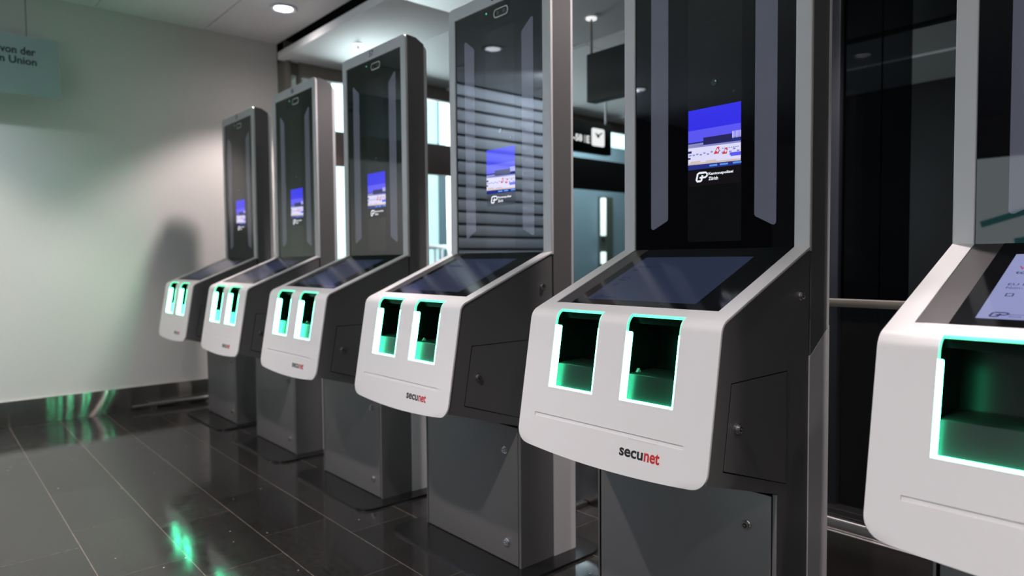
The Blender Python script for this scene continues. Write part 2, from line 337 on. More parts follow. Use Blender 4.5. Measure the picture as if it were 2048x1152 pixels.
# low glass balustrade behind the kiosks
YB = 0.457
t = thing('glass_balustrade', 'low glass balustrade with metal handrail standing behind the kiosks', 'balustrade', (1.0, YB, 0))
b_ = B(); box(b_, -1.75, 4.0, -0.02, 0.02, 0.843, 0.865, bev=0.003); link('handrail', b_, M['taupe'], t)
b_ = B(); box(b_, -1.75, 4.0, -0.004, 0.004, 0.215, 0.845); link('glass_pane', b_, M['smoke'], t)
b_ = B(); box(b_, -1.75, 4.0, -0.018, 0.018, 0.187, 0.224, bev=0.002); link('bottom_rail', b_, M['steel'], t)
b_ = B(); box(b_, -1.75, 4.0, -0.024, -0.017, 0.221, 0.2245); box(b_, -1.75, 4.0, -0.024, -0.017, 0.185, 0.188); link('rail_highlight_lip', b_, mat('pale_highlight_lip', (0.7, 0.68, 0.67), 0.35), t)  # added pale lips put the rail's bright edge highlights into colour
b_ = B(); box(b_, -1.75, 4.0, -0.012, 0.012, 0.0, 0.187); link('kick_plate', b_, mat('dark_polished_kick', (0.20, 0.18, 0.17), 0.22, metal=0.9), t)
bm = B(); box(bm, -0.585, -0.55, 0.10, 0.44, 0.0, 0.016, bev=0.003)
tag(link('floor_strip', bm, M['steel']), 'short bright metal strip on the floor meeting the glass balustrade', 'metal strip')
bm = B(); box(bm, 0.045, 0.106, 1.17, 1.23, 0, SZ, bev=0.004)
tag(link('steel_post', bm, M['post']), 'dark blue-grey post rising behind the glass, right of the kiosk with the bright blue screen', 'post')
bm = B(); box(bm, 0.11, 0.349, 1.192, 1.204, 0.0, SZ)
box(bm, 0.249, 0.254, 1.188, 1.192, 0.0, SZ)
tag(link('smoked_glass_panel', bm, M['smoked']), 'tall smoked glass panel beside the dark post behind the kiosks', 'glass panel')
bm = B(); box(bm, -3.6, 6.0, 4.95, 5.05, 0, SZ); struct('wall_back', bm, M['void'])
bm = B(); box(bm, -1.63, 3.2, 1.62, 1.70, 1.955, 2.247, bev=0.003)
tag(link('black_sign_box', bm, M['box']), 'long black hanging sign box, unlit, above the balustrade', 'sign')
sb = bpy.data.objects[-1] if False else None
t = thing('hanger_rod', 'thin rod holding up the long black sign box', 'rod', (-1.625, 1.66, 2.247))
b_ = B(); tube(b_, (0, 0, 0), (0, 0, 0.23), 0.007, 10); link('rod', b_, M['taupe'], t)
b_ = B(); tube(b_, (0, 0, 0.222), (0, 0, 0.232), 0.033, 24); link('ceiling_rose', b_, M['signlit'], t)  # rose given a glowing material to look bright; it is no lamp
# clock sign
t = thing('hanging_clock_sign', 'black hanging sign with a lit clock face and white letters', 'sign', (-2.8, 2.70, 2.05))
b_ = B(); box(b_, -0.06, 0.0, -0.8, 0.525, -0.135, 0.135, bev=0.004); link('housing', b_, M['box'], t)
b_ = B(); prism(b_, rrect(0.262, 0.430, -0.072, 0.084, 0.02), lambda u, v, w: (w, u, v), 0.0005, 0.003); cf = link('clock_face', b_, M['signlit'], t)
b_ = B(); fS = lambda u, v, d: (0.003 + d, u, v)
stroke(b_, [(0.345, 0.022), (0.400, 0.052)], 0.012, fS); stroke(b_, [(0.350, 0.018), (0.310, 0.040)], 0.016, fS); flat(b_, [(0.345 + 0.02 * math.cos(a), 0.018 + 0.016 * math.sin(a)) for a in [k * PI / 6 for k in range(12)]], fS, 0.0006)
link('clock_hands', b_, M['ink'], cf)
b_ = text_bm('-58', lambda u, v, d: (0.0005 + d, u, v), 0.025, 0.14, -0.05, 0.01, bold=0.03); link('lettering', b_, M['signlit'], t)
b_ = text_bm('E', lambda u, v, d: (0.0005 + d, u, v), 0.195, 0.235, -0.055, 0.008, bold=0.03); flat(b_, [(0.165, -0.055), (0.172, -0.055), (0.172, 0.008), (0.165, 0.008)], fS); link('letter', b_, M['signlit'], t)
b_ = B(); tube(b_, (-0.03, 0.485, 0.13), (-0.03, 0.485, 0.415), 0.010, 10); link('rod', b_, M['ring'], t)
# pale hanging sign by the left wall
XS = -3.60
t = thing('hanging_sign', 'pale hanging board with dark letters in front of the left wall', 'sign', (XS, -1.25, 2.14))
b_ = B(); box(b_, -0.02, 0.0, -0.60, 0.39, -0.17, 0.166, bev=0.002); link('board', b_, M['sign'], t)
fT = lambda u, v, d: (d, u, v)
b_ = text_bm('von der', fT, 0.105, 0.275, 0.055, 0.10, bold=0.022, thick=0.001); text_bm('n Union', fT, 0.103, 0.278, 0.0, 0.043, bold=0.022, bm=b_, thick=0.001); link('lettering', b_, M['signink'], t)
b_ = B(); tube(b_, (-0.01, 0.235, 0.16), (-0.01, 0.235, 0.47), 0.0025, 8); link('wire', b_, M['taupe'], t)
# lit map board opposite the kiosks (seen mirrored in the nearest kiosk)
t = thing('map_board', 'backlit pale map board with teal shapes standing opposite the kiosks', 'board', (0.2, -3.4, 0))
b_ = B(); box(b_, -0.92, 0.95, -0.06, 0.0, 0.3, 1.60, bev=0.01); link('housing', b_, M['box'], t)
b_ = B(); box(b_, -0.90, 0.93, 0.0, 0.004, 0.32, 1.58); mp_ = link('lit_face', b_, M['map'], t)
b_ = B(); fM = lambda u, v, d: (u, 0.004 + d, v)
for (x, z, w, h, a) in ((0.30, 1.28, 0.26, 0.05, -0.25), (-0.05, 1.22, 0.3, 0.04, 0.3), (0.55, 1.12, 0.3, 0.05, -0.3), (0.1, 1.08, 0.24, 0.06, 0.2), (-0.45, 1.2, 0.3, 0.05, -0.2), (0.35, 0.95, 0.4, 0.05, 0.25), (-0.3, 0.95, 0.4, 0.05, 0.3)):
    c_, s_ = math.cos(a), math.sin(a)
    flat(b_, [(x + u * c_ - v * s_, z + u * s_ + v * c_) for u, v in ((-w / 2, -h / 2), (w / 2, -h / 2), (w / 2, h / 2), (-w / 2, h / 2))], fM)
link('map_shapes', b_, M['mapteal'], mp_)

bm = B()
for k in range(4): box(bm, 1.6 + k * 1.15, 2.65 + k * 1.15, -6.62, -6.60, 0.5, 2.45)
struct('front_fill_panels', bm, mat('added_front_fill', (0.5, 0.5, 0.5), 0.5, emit=(0.88, 0.93, 1.0), es=0.45))  # added glowing panels behind the camera, fill for the kiosk fronts
bm = B(); box(bm, 1.4, 6.0, -6.75, -6.65, 0, CZ); struct('wall_front', bm, M['void'])

# ------------------------------------------------------------------ ceiling lights
def downlight(x, y, z, power, label, r=0.078, group='recessed ceiling downlights', size=1.80, col=(1.0, 0.88, 0.885), spill=0.12, aim=(0, 0, -1)):
    t = thing('ceiling_light', label, 'light', (x, y, z), group)
    b_ = B(); n = 32
    prof = [(r * 1.12, 0.0), (r * 1.12, -0.005), (r, -0.012), (r * 0.93, -0.010), (r * 0.8, -0.002), (r * 0.78, -0.002)]
    rings = [[b_.verts.new((q * math.cos(2 * PI * k / n), q * math.sin(2 * PI * k / n), h)) for k in range(n)] for q, h in prof]
    for i in range(len(rings) - 1):
        for k in range(n): b_.faces.new((rings[i][k], rings[i][(k + 1) % n], rings[i + 1][(k + 1) % n], rings[i + 1][k]))
    link('trim_ring', b_, M['ring'], t)
    b_ = B()
    tube(b_, (0, 0, -0.0015), (0, 0, -0.003), r * 0.8, 28)
    link('lens', b_, M['black'], t)
    b_ = B()
    for k in range(-3, 4):
        w = r * 0.034; L = math.sqrt(max(0, (r * 0.74) ** 2 - (k * r * 0.2) ** 2)); box(b_, k * r * 0.2 - w, k * r * 0.2 + w, -L, L, -0.009, -0.003)
    link('lamp_louvre', b_, M['lamp'], t)
    if power:
        spot('downlight_beam', (x, y, z - 0.020), power, parent=t, size=size, col=col, aim=aim)
        if spill: spot('downlight_spill', (x, y, z - 0.020), power * spill, parent=t, size=2.9, blend=1.0, col=col)
    return t
names_dl = ['ceiling downlight near the left wall above the leftmost kiosk', 'ceiling downlight above the third kiosk from the left', 'ceiling downlight above the fifth kiosk from the left', 'ceiling downlight above the rightmost kiosk, out to the right']
for i, x in enumerate((-3.03, -1.35, 0.34, 2.03)): downlight(x, 0.287, CZ + 0.001, DOWN_W, names_dl[i])
names_fl = ['front row ceiling downlight nearest the left wall', 'front row ceiling downlight before the fourth kiosk', 'front row ceiling downlight nearest the camera', 'front row ceiling downlight furthest right, out of the picture']
for i, x in enumerate((-2.82, -1.04, 0.67, 2.36)): downlight(x, -1.87, CZ + 0.001, FRONT_W, names_fl[i], col=(1.0, 0.86, 0.80) if i == 0 else (1.0, 0.88, 0.88), spill=0.05 if i == 0 else 0.45)
for x, y, w in ((-2.90, -2.75, 190), (-2.90, -3.75, 270)): downlight(x, y, CZ + 0.001, w, 'added ceiling lamp washing the slatted wall, ' + ('nearer the kiosks' if y > -3 else 'further from the kiosks'), col=(0.74, 0.87, 1.0), size=2.2, spill=0, aim=(-1, 0, -0.75))  # cool lamps added to brighten the slats mirrored in the kiosk glass
for (x, y, z, l) in ((-2.952, 0.773, SZ, 'small ceiling lamp on the hung soffit behind the kiosks'),):
    t = thing('soffit_lamp', l, 'light', (x, y, z))
    b_ = B(); tube(b_, (0, 0, -0.006), (0, 0, 0.0), 0.030, 20); link('lens', b_, M['lampbright'], t)
    b_ = B(); tube(b_, (0, 0, -0.03), (0, 0, -0.004), 0.007, 12); link('stem', b_, M['taupe'], t)

# ------------------------------------------------------------------ kiosk
W = 0.546; ZH = 1.0135; H = 1.922; HG = 1.876; BW = 0.0385
YBD, ZBD = -0.373, 0.8575; YC, ZC = -0.4286, 0.5303
L1 = math.hypot(YC - YBD, ZC - ZBD); L2 = math.hypot(YBD, ZH - ZBD)
fd = ((YC - YBD) / L1, (ZC - ZBD) / L1)           # down the front face
sd = ((0 - YBD) / L2, (ZH - ZBD) / L2)            # up the slope
fn_in = (-fd[1], fd[0])                            # inward normal of the front face
sn_in = (sd[1], -sd[0])                            # inward normal of the slope
SH = (-W / 2, 0, 0)
def F(x, s, d=0.0): return (x - W / 2, YBD + fd[0] * s + fn_in[0] * d, ZBD + fd[1] * s + fn_in[1] * d)
def S(x, t, d=0.0): return (x - W / 2, YBD + sd[0] * t + sn_in[0] * d, ZBD + sd[1] * t + sn_in[1] * d)
RB = 0.035
phi = math.acos(-(fd[0] * sd[0] + fd[1] * sd[1])); turn = phi
turn = PI - math.acos(fd[0] * sd[0] + fd[1] * sd[1]); TD = RB * math.tan(turn / 2)
# arc centre
ctr = (YBD + sd[0] * TD + sn_in[0] * RB, ZBD + sd[1] * TD + sn_in[1] * RB)
def ARC(x, k, off=0.0):
    a0 = math.atan2(-sn_in[1], -sn_in[0]); a1 = math.atan2(-fn_in[1], -fn_in[0])
    if a1 < a0 - PI: a1 += 2 * PI
    if a1 > a0 + PI: a1 -= 2 * PI
    a = a0 + (a1 - a0) * k
    return (x - W / 2, ctr[0] + (RB - off) * math.cos(a), ctr[1] + (RB - off) * math.sin(a))
XA0, XA1, XB0, XB1 = 0.090, 0.231, 0.311, 0.452
SLB = 0.1825
def pb(x):
    base = 0.3265 + 0.014 * (1 - (2 * x / W - 1) ** 2); r = 0.034
    for q in (x, W - x):
        if q < r: base = base - r + math.sqrt(max(0, r * r - (r - q) ** 2))
    return base
def make_shell():
    bm = B()
    xs = sorted(set([0, 0.0008, 0.003, 0.007, 0.012, 0.018, 0.025, 0.034, BW, 0.053, 0.07, XA0, 0.12, 0.16, 0.2, XA1, 0.255, 0.285, XB0, 0.347, 0.385, 0.423, XB1, 0.47, 0.486, W - BW] + [W - q for q in (0, 0.0008, 0.003, 0.007, 0.012, 0.018, 0.025, 0.034)]))
    rows = [('s', L2 - 0.002), ('s', 0.20), ('s', 0.054), ('s', TD + 0.0005)] + [('a', k / 8) for k in range(1, 8)] + [('f', TD), ('f', 0.035), ('f', 0.10), ('f', SLB), ('f', 0.249), ('f', 0.2575)] + [('b', k / 5) for k in range(1, 6)]
    V = []
    for kind, q in rows:
        r = []
        for x in xs:
            if kind == 's': c = S(x, q)
            elif kind == 'a': c = ARC(x, q)
            elif kind == 'f': c = F(x, q)
            else: c = F(x, 0.2575 + (pb(x) - 0.2575) * q)
            r.append(bm.verts.new(c))
        V.append(r)
    for j in range(len(rows) - 1):
        for i in range(len(xs) - 1):
            xm = (xs[i] + xs[i + 1]) / 2
            if j < 2 and BW < xm < W - BW: continue
            if 3 <= j < 14 and (XA0 < xm < XA1 or XB0 < xm < XB1): continue
            if rows[j] == ('f', 0.249) and 0.053 < xm < 0.486: continue
            bm.faces.new((V[j][i], V[j][i + 1], V[j + 1][i + 1], V[j + 1][i]))
    o = link('front_shell', bm, M['white'])
    # make sure normals look outward (towards -y)
    me = o.data
    if me.polygons[len(me.polygons) // 2].normal.y > 0: me.flip_normals()
    so = o.modifiers.new('thickness', 'SOLIDIFY'); so.thickness = 0.006; so.offset = -1
    dg = bpy.context.evaluated_depsgraph_get(); dg.update()
    me2 = bpy.data.meshes.new_from_object(o.evaluated_get(dg)); o.modifiers.clear(); o.data = me2; me2.name = 'front_shell'
    b2 = bmesh.new(); b2.from_mesh(me2)
    es = [e for e in b2.edges if len(e.link_faces) == 2 and e.calc_face_angle(0) > 1.2 and e.calc_length() > 0.0001 and not (0.05 < (e.verts[0].co.x + W / 2) < W - 0.04)]
    bmesh.ops.bevel(b2, geom=es, offset=0.0012, segments=2, profile=0.5, affect='EDGES', clamp_overlap=True)
    b2.to_mesh(me2); b2.free()
    for p in me2.polygons: p.use_smooth = True
    me2.set_sharp_from_angle(angle=math.radians(40))
    return o
def lock_bm(c, ax, r=0.0095, h=0.009):
    bm = B(); c = Vector(c); ax = Vector(ax)
    tube(bm, c, c + ax * 0.003, r * 1.25, 24); tube(bm, c + ax * 0.002, c + ax * h, r, 24, r1=r * 0.9)
    tube(bm, c + ax * h, c + ax * (h + 0.0006), r * 0.55, 16, mi=1)
    u = ax.orthogonal().normalized(); 
    tube(bm, c + ax * (h + 0.0005), c + ax * (h + 0.0014), r * 0.28, 12, mi=0)
    return bm
def make_kiosk():
    root = thing('border_kiosk', '', 'kiosk', group='self-service kiosks in a row')
    P = lambda n, b_, m, par=root, **k: link(n, b_, m, par, **k)
    sh = make_shell(); sh.parent = root
    # groove floor and small card slit
    b_ = B(); prism(b_, [(0.050, 0.246), (0.489, 0.246), (0.489, 0.261), (0.050, 0.261)], lambda u, v, w: F(u, v, w), 0.0022, 0.005); P('groove', b_, M['white'], sh)
    b_ = B(); stroke(b_, [(0.347, 0.2525), (0.347, 0.2600), (0.423, 0.2600), (0.423, 0.2525)], 0.0007, F, -0.0003); P('card_slit', b_, M['silver'], sh)
    # lettering: secu + net
    fL = lambda u, v, d: F(u, 0.2995 - v, -d)
    b_ = text_bm('secu', fL, 0.3270, 0.3905, 0.0, 0.0175, bold=0.028, thick=0.0003); P('logo_dark_letters', b_, M['ink'], sh)['label'] = 'black lettering'
    b_ = text_bm('net', fL, 0.3935, 0.4330, -0.0002, 0.0225, bold=0.028, thick=0.0003); P('logo_red_letters', b_, M['red'], sh)['label'] = 'red lettering'
    # sides, underside and back of the console
    def offpts():
        pts = [(0.0, ZH - 0.010)]
        pts.append((S(0, TD, 0.0045)[1], S(0, TD, 0.0045)[2]))
        for k in range(1, 6): c = ARC(0, k / 6, 0.0045); pts.append((c[1], c[2]))
        c = F(0, TD, 0.0045); pts.append((c[1], c[2])); c = F(0, 0.315, 0.0045); pts.append((c[1], c[2]))
        pts += [(-0.150, 0.4665), (0.0, 0.42)]
        return pts
    pts = offpts(); b_ = B(); fx = lambda u, v, w: (w - W / 2, u, v)
    prism(b_, pts, fx, 0.0035, 0.008); prism(b_, pts, fx, W - 0.008, W - 0.0035)
    c = pts[-3]; prism(b_, [c, (-0.150, 0.4665), (-0.150, 0.4705), (c[0], c[1] + 0.004)], fx, 0.008, W - 0.008)
    P('console_body', b_, M['dark'])
    # access door on the right side, and its gap
    b_ = B(); q = [(-0.332, 0.735), (-0.102, 0.735), (-0.102, 0.478), (-0.362, 0.560)]
    prism(b_, q, fx, W - 0.004, W - 0.0032, mi=1)
    cy, cz = sum(a for a, _ in q) / 4, sum(a for _, a in q) / 4
    def inset(a, d): 
        return (a[0] + (d if a[0] < cy else -d), a[1] + (d if a[1] < cz else -d))
    prism(b_, [inset(a, 0.0022) for a in q], fx, W - 0.004, W - 0.0024, mi=0)
    d = P('access_door', b_, [M['dark'], M['gap']])
    P('lock', lock_bm((W / 2 - 0.0026, -0.310, 0.640), (1, 0, 0)), [M['chrome'], M['black']], d)
    P('side_lock', lock_bm((W / 2 - 0.0036, -0.044, 0.900), (1, 0, 0), r=0.0085), [M['chrome'], M['black']])
    # pedestal
    X0p, X1p, YP = 0.018, W - 0.0035, -0.1433
    b_ = B(); prism(b_, [(YP + 0.004, 0.008), (YP + 0.004, 0.463), (0.0, 0.50), (0.0, 0.008)], fx, X0p, X1p); P('pedestal', b_, M['dark'])
    b_ = B(); box(b_, X0p - W / 2, X0p + 0.006 - W / 2, YP, YP + 0.0045, 0.008, 0.462, bev=0.001); box(b_, X1p - 0.010 - W / 2, X1p - W / 2, YP, YP + 0.0045, 0.008, 0.462, bev=0.001); P('pedestal_trim', b_, M['door'])
    b_ = B(); box(b_, X0p + 0.0125 - W / 2, X1p - 0.0125 - W / 2, YP - 0.001, YP + 0.0045, 0.012, 0.456, bev=0.001); pd = P('pedestal_door', b_, M['door'])
    b_ = B(); box(b_, X0p + 0.006 - W / 2, X1p - 0.010 - W / 2, YP + 0.002, YP + 0.0042, 0.008, 0.462); P('door_gap', b_, M['gap'])
    P('lock', lock_bm((0.471 - W / 2, YP - 0.001, 0.376), (0, -1, 0)), [M['chrome'], M['black']], pd)
    P('lock', lock_bm((0.478 - W / 2, YP - 0.001, 0.078), (0, -1, 0)), [M['chrome'], M['black']], pd)
    b_ = B(); prism(b_, rrect(-0.045 - W / 2, 0.612 - W / 2, -0.275, 0.175, 0.065, 8), lambda u, v, w: (u, v, w), 0.0, 0.009); P('base_plate', b_, M['base'], smooth=40)
    # column
    b_ = B(); prism(b_, [(0.002, 0.009), (0.103, 0.009), (0.103, 0.822), (0.002, 0.755)], fx, 0.001, W - 0.001); P('column', b_, M['silver'])
    b_ = B(); prism(b_, [(0.006, 0.7577), (0.088, 0.8121), (0.088, 1.893), (0.05, 1.914), (0.006, 1.919)], fx, 0.0015, W - 0.0015); P('head_housing', b_, M['dark'])
    b_ = B()
    prof = [(0.0, 0.088), (0.0, 0.098), (0.010, 0.108), (W - 0.010, 0.108), (W, 0.098), (W, 0.088)]
    prism(b_, prof, lambda u, v, w: (u - W / 2, v, w - (0.0 if w < 1.5 else (v - 0.088) * 1.0)), 0.815, 1.886); P('rear_cover', b_, M['silver'])
    # head frame
    b_ = B()
    outer = rrect(0, W, ZH - 0.012, H, 0.022, 6, (1, 1, 0, 0)); 
    n = 7
    tl = [(W - 0.022 + 0.022 * math.cos(k * PI / 12), H - 0.022 + 0.022 * math.sin(k * PI / 12)) for k in range(7)]
    tr = tl; tlf = [(0.022 - 0.022 * math.sin(k * PI / 12), H - 0.022 + 0.022 * math.cos(k * PI / 12)) for k in range(7)]
    bx = lambda u, v, w: (u - W / 2, w, v)
    prism(b_, [(W - BW, ZH - 0.012), (W, ZH - 0.012)] + tr[:4] + [(W - BW, HG)], bx, -0.0045, 0.007)
    prism(b_, [(BW, ZH - 0.012), (0, ZH - 0.012)] + [tlf[6 - k] for k in range(4)] + [(BW, HG)], bx, -0.0045, 0.007)
    prism(b_, [(W - BW, HG)] + tr[3:] + tlf[:4] + [(BW, HG)], bx, -0.0045, 0.007)
    bmesh.ops.remove_doubles(b_, verts=b_.verts, dist=1e-5)
    fr = P('head_frame', b_, M['silver']); bv = fr.modifiers.new('edge', 'BEVEL'); bv.width = 0.0025; bv.segments = 3; bv.limit_method = 'ANGLE'; bv.angle_limit = math.radians(50)
    # mirror glass
    b_ = B(); box(b_, BW - W / 2, W - BW - W / 2, 0.0, 0.006, ZH - 0.012, HG); gl = P('mirror_glass', b_, M['glass'], smooth=0)
    G = lambda u, v, d: (u - W / 2, -d, v)
    b_ = B(); prism(b_, [(0.212, 1.030), (0.369, 1.030), (0.369, 1.790), (0.212, 1.790)], lambda u, v, w: (u - W / 2, w, v), -0.0002, 0.0005); P('centre_panel', b_, M['centre'], gl, smooth=0)
    for sgn in (0, 1):
        o_, i_ = ((0.092, 0.149), (0.461, 0.404))[sgn]
        sg = 1 if sgn == 0 else -1
        pts = [(o_, 1.072), (o_ + sg * 0.004, 1.067), (o_ + sg * 0.010, 1.067), (i_ - sg * 0.003, 1.089), (i_, 1.094), (i_, 1.744), (i_ - sg * 0.004, 1.752), (o_ + sg * 0.010, 1.784), (o_ + sg * 0.004, 1.785), (o_, 1.780)]
        b_ = B(); prism(b_, pts, lambda u, v, w: (u - W / 2, w, v), -0.0003, 0.0005); P('light_bar', b_, M['bar'], gl, smooth=0)
    # picture on the mirror
    b_ = B(); U = lambda a: 0.2135 + a * 0.1535; Vv = lambda a: 1.376 - a * 0.156
    mats = [M[k] for k in ('sk', 'sky', 'sky2', 'sw', 'sb', 'sr', 'sy', 'sg', 'sn', 'sc', 'stx')]
    mats += [emis('screen_sky_%s' % 'abcdef'[k], (0.035 + 0.014 * k, 0.03 + 0.013 * k, 0.78 + 0.02 * k)) for k in range(6)]
    def q4(a0, a1, v0, v1, mi, d=0.0005, sk=0.0):
        flat(b_, [(U(a0), Vv(v0)), (U(a1), Vv(v0 + sk)), (U(a1), Vv(v1 + sk)), (U(a0), Vv(v1))], G, d, mi)
    q4(0, 1, 0, 1.28, 0, 0.0003)
    q4(0, 1, 0, 0.52, 1, 0.0004)
    for k in range(6): q4(0, 1, 0.34 + k * 0.03, 0.37 + k * 0.03 if k < 5 else 0.54, len(mats) + k, 0.00045); q4(0, 1, 0.50, 1.0, 8, 0.0004)
    q4(0, 0.36, 0.565, 0.60, 7); q4(0.30, 0.84, 0.485, 0.60, 4, 0.0006)
    for k in range(7): q4(0.845 + k * 0.024, 0.856 + k * 0.024, 0.45, 0.56, 3, 0.0006)
    q4(0, 1, 0.63, 0.90, 3, 0.0006, 0.02); q4(0, 1, 0.60, 0.63, 7, 0.0006, 0.02)
    for k in range(14):
        a = 0.02 + k * 0.07; q4(a, a + 0.045, 0.74 + 0.02 * math.sin(k * 3), 0.765 + 0.02 * math.sin(k * 3), 7, 0.0008)
    for k in range(8): q4(0.66 + k * 0.04, 0.685 + k * 0.04, 0.70, 0.715, 7, 0.0008)
    q4(0, 0.07, 0.68, 0.72, 4, 0.0008); q4(0, 0.05, 0.79, 0.82, 4, 0.0008); q4(0.80, 1.0, 0.79, 0.85, 2, 0.0008)
    for a, v, s_ in ((0.50, 0.78, 1.0), (0.66, 0.80, 0.9)):
        flat(b_, [(U(a), Vv(v)), (U(a + 0.10 * s_), Vv(v)), (U(a + 0.11 * s_), Vv(v - 0.11 * s_)), (U(a + 0.07 * s_), Vv(v - 0.11 * s_))], G, 0.001, 5)
        q4(a + 0.066 * s_, a + 0.086 * s_, v - 0.085 * s_, v - 0.025 * s_, 3, 0.0012); q4(a + 0.05 * s_, a + 0.10 * s_, v - 0.065 * s_, v - 0.045 * s_, 3, 0.0012)
    q4(0.46, 0.66, 0.80, 0.84, 3, 0.001); q4(0.60, 0.82, 0.83, 0.86, 3, 0.001); q4(0.14, 0.34, 0.82, 0.85, 3, 0.001, -0.02)
    q4(0, 1, 0.885, 0.915, 6, 0.0009, 0.02); q4(0.05, 0.25, 0.86, 0.885, 6, 0.001); q4(0.35, 0.55, 0.87, 0.89, 6, 0.001)
    for a in (0.42, 0.62, 0.86): q4(a, a + 0.15, 0.945, 0.975, 9, 0.001)
    sc = P('picture_screen', b_, mats, gl, smooth=0)
    b_ = B()
    # police emblem: a slanted loop joined to a P
    ex, ez = 0.238, 1.1855
    pl = [(0.024, 0.0245), (0.010, 0.0245), (0.005, 0.022), (0.0015, 0.006), (0.0035, 0.003), (0.014, 0.003), (0.0165, 0.005), (0.0195, 0.018)]
    stroke(b_, [(ex + a, ez + c) for a, c in pl], 0.0052, G, 0.0009)
    pl = [(0.012, 0.0245), (0.029, 0.0245), (0.0335, 0.021), (0.0330, 0.0155), (0.028, 0.012), (0.020, 0.012), (0.011, 0.012)]
    stroke(b_, [(ex + a, ez + c) for a, c in pl], 0.0046, G, 0.0010)
    text_bm('Kantonspolizei', lambda u, v, d: G(u, v, 0.0009), 0.2755, 0.3465, 1.2000, 1.2090, bold=0.03, bm=b_)
    text_bm('Zürich', lambda u, v, d: G(u, v, 0.0009), 0.2755, 0.3035, 1.1885, 1.1975, bold=0.03, bm=b_)
    P('screen_emblem', b_, M['stx'], gl, smooth=0)
    # cameras and sensors
    b_ = B(); flat(b_, [(0.180, 1.818), (0.345, 1.818), (0.345, 1.870), (0.180, 1.870)], G, 0.0003); P('camera_window', b_, mat('smoky_camera_window', (0.022, 0.021, 0.020), 0.12), gl, smooth=0)
    b_ = B(); pts = rrect(0.262, 0.338, 1.826, 1.857, 0.0125, 6); inner = rrect(0.266, 0.334, 1.830, 1.853, 0.0105, 6)
    vo = [b_.verts.new(G(u, v, 0.0015)) for u, v in pts]; vi = [b_.verts.new(G(u, v, 0.0015)) for u, v in inner]; n = len(vo)
    for i in range(n): b_.faces.new((vo[i], vo[(i + 1) % n], vi[(i + 1) % n], vi[i]))
    fo = [b_.verts.new(G(u, v, 0.0)) for u, v in pts]
    for i in range(n): b_.faces.new((vo[i], fo[i], fo[(i + 1) % n], vo[(i + 1) % n]))
    P('camera_surround', b_, M['silver'], gl)
    b_ = B()
    for cx in (0.284, 0.316): tube(b_, G(cx, 1.8415, -0.0001), G(cx, 1.8415, 0.001), 0.0075, 18)
    P('camera_lens', b_, M['lens'], gl)
    b_ = B(); tube(b_, G(0.221, 1.855, 0), G(0.221, 1.855, 0.0012), 0.0032, 14); P('status_light', b_, M['gled'], gl)
    b_ = B(); tube(b_, G(0.291, 1.437, 0), G(0.291, 1.437, 0.0012), 0.0090, 20); tube(b_, G(0.347, 1.405, 0), G(0.347, 1.405, 0.0010), 0.0035, 14); tube(b_, G(0.295, 1.440, 0.0012), G(0.295, 1.440, 0.0016), 0.002, 10, mi=1)
    P('face_camera', b_, [M['lens'], M['ring']], gl)
    b_ = B(); box(b_, 0.248 - W / 2, 0.298 - W / 2, -0.006, -0.0005, ZH - 0.0085, ZH - 0.0035); P('sensor_strip', b_, M['silver'], gl)
    # sloping touch panel
    b_ = B(); prism(b_, rrect(BW - 0.001, W - BW + 0.001, 0.0535, L2 - 0.003, 0.008, 4, (0, 0, 1, 1)), lambda u, v, w: S(u, v, w), 0.0018, 0.006); bz = P('display_bezel', b_, M['bezel'])
    b_ = B(); prism(b_, rrect(0.087, W - BW, 0.0555, L2 - 0.004, 0.006, 4, (0, 0, 0, 1)), lambda u, v, w: S(u, v, w), 0.0008, 0.0019); tg = P('touch_glass', b_, M['scrglass'], bz, smooth=0)
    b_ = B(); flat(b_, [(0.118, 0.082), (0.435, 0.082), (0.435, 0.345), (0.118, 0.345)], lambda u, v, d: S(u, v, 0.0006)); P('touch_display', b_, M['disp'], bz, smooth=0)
    D = lambda u, v, d: S(u, v, 0.0003)
    b_ = B()
    text_bm('Welcome', D, 0.134, 0.215, 0.276, 0.290, bold=0.015, bm=b_, mi=1); text_bm('to', D, 0.134, 0.150, 0.256, 0.267, bold=0.02, bm=b_)
    text_bm('EU E', D, 0.134, 0.160, 0.208, 0.217, bold=0.0, bm=b_); text_bm('Non-', D, 0.134, 0.157, 0.194, 0.203, bold=0.0, bm=b_)
    stroke(b_, [(0.140, 0.1655), (0.1495, 0.1655), (0.1495, 0.1755), (0.140, 0.1755)], 0.0025, D, closed=True)
    ex, ez = 0.134, 0.0875
    pl = [(0.024, 0.0245), (0.010, 0.0245), (0.005, 0.022), (0.0015, 0.006), (0.0035, 0.003), (0.014, 0.003), (0.0165, 0.005), (0.0195, 0.018)]
    stroke(b_, [(ex + a * .72, ez + c * .68) for a, c in pl], 0.0034, D)
    pl = [(0.012, 0.0245), (0.029, 0.0245), (0.0335, 0.021), (0.0330, 0.0155), (0.028, 0.012), (0.020, 0.012), (0.011, 0.012)]
    stroke(b_, [(ex + a * .72, ez + c * .68) for a, c in pl], 0.0032, D)
    text_bm('Kantonspolizei', D, 0.160, 0.200, 0.0955, 0.1005, bold=0.0, bm=b_); text_bm('Zürich', D, 0.160, 0.177, 0.0890, 0.0940, bold=0.0, bm=b_)
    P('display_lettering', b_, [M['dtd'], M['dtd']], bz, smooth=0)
    # two lit slots
    st, dt_ = -0.0107, 0.017
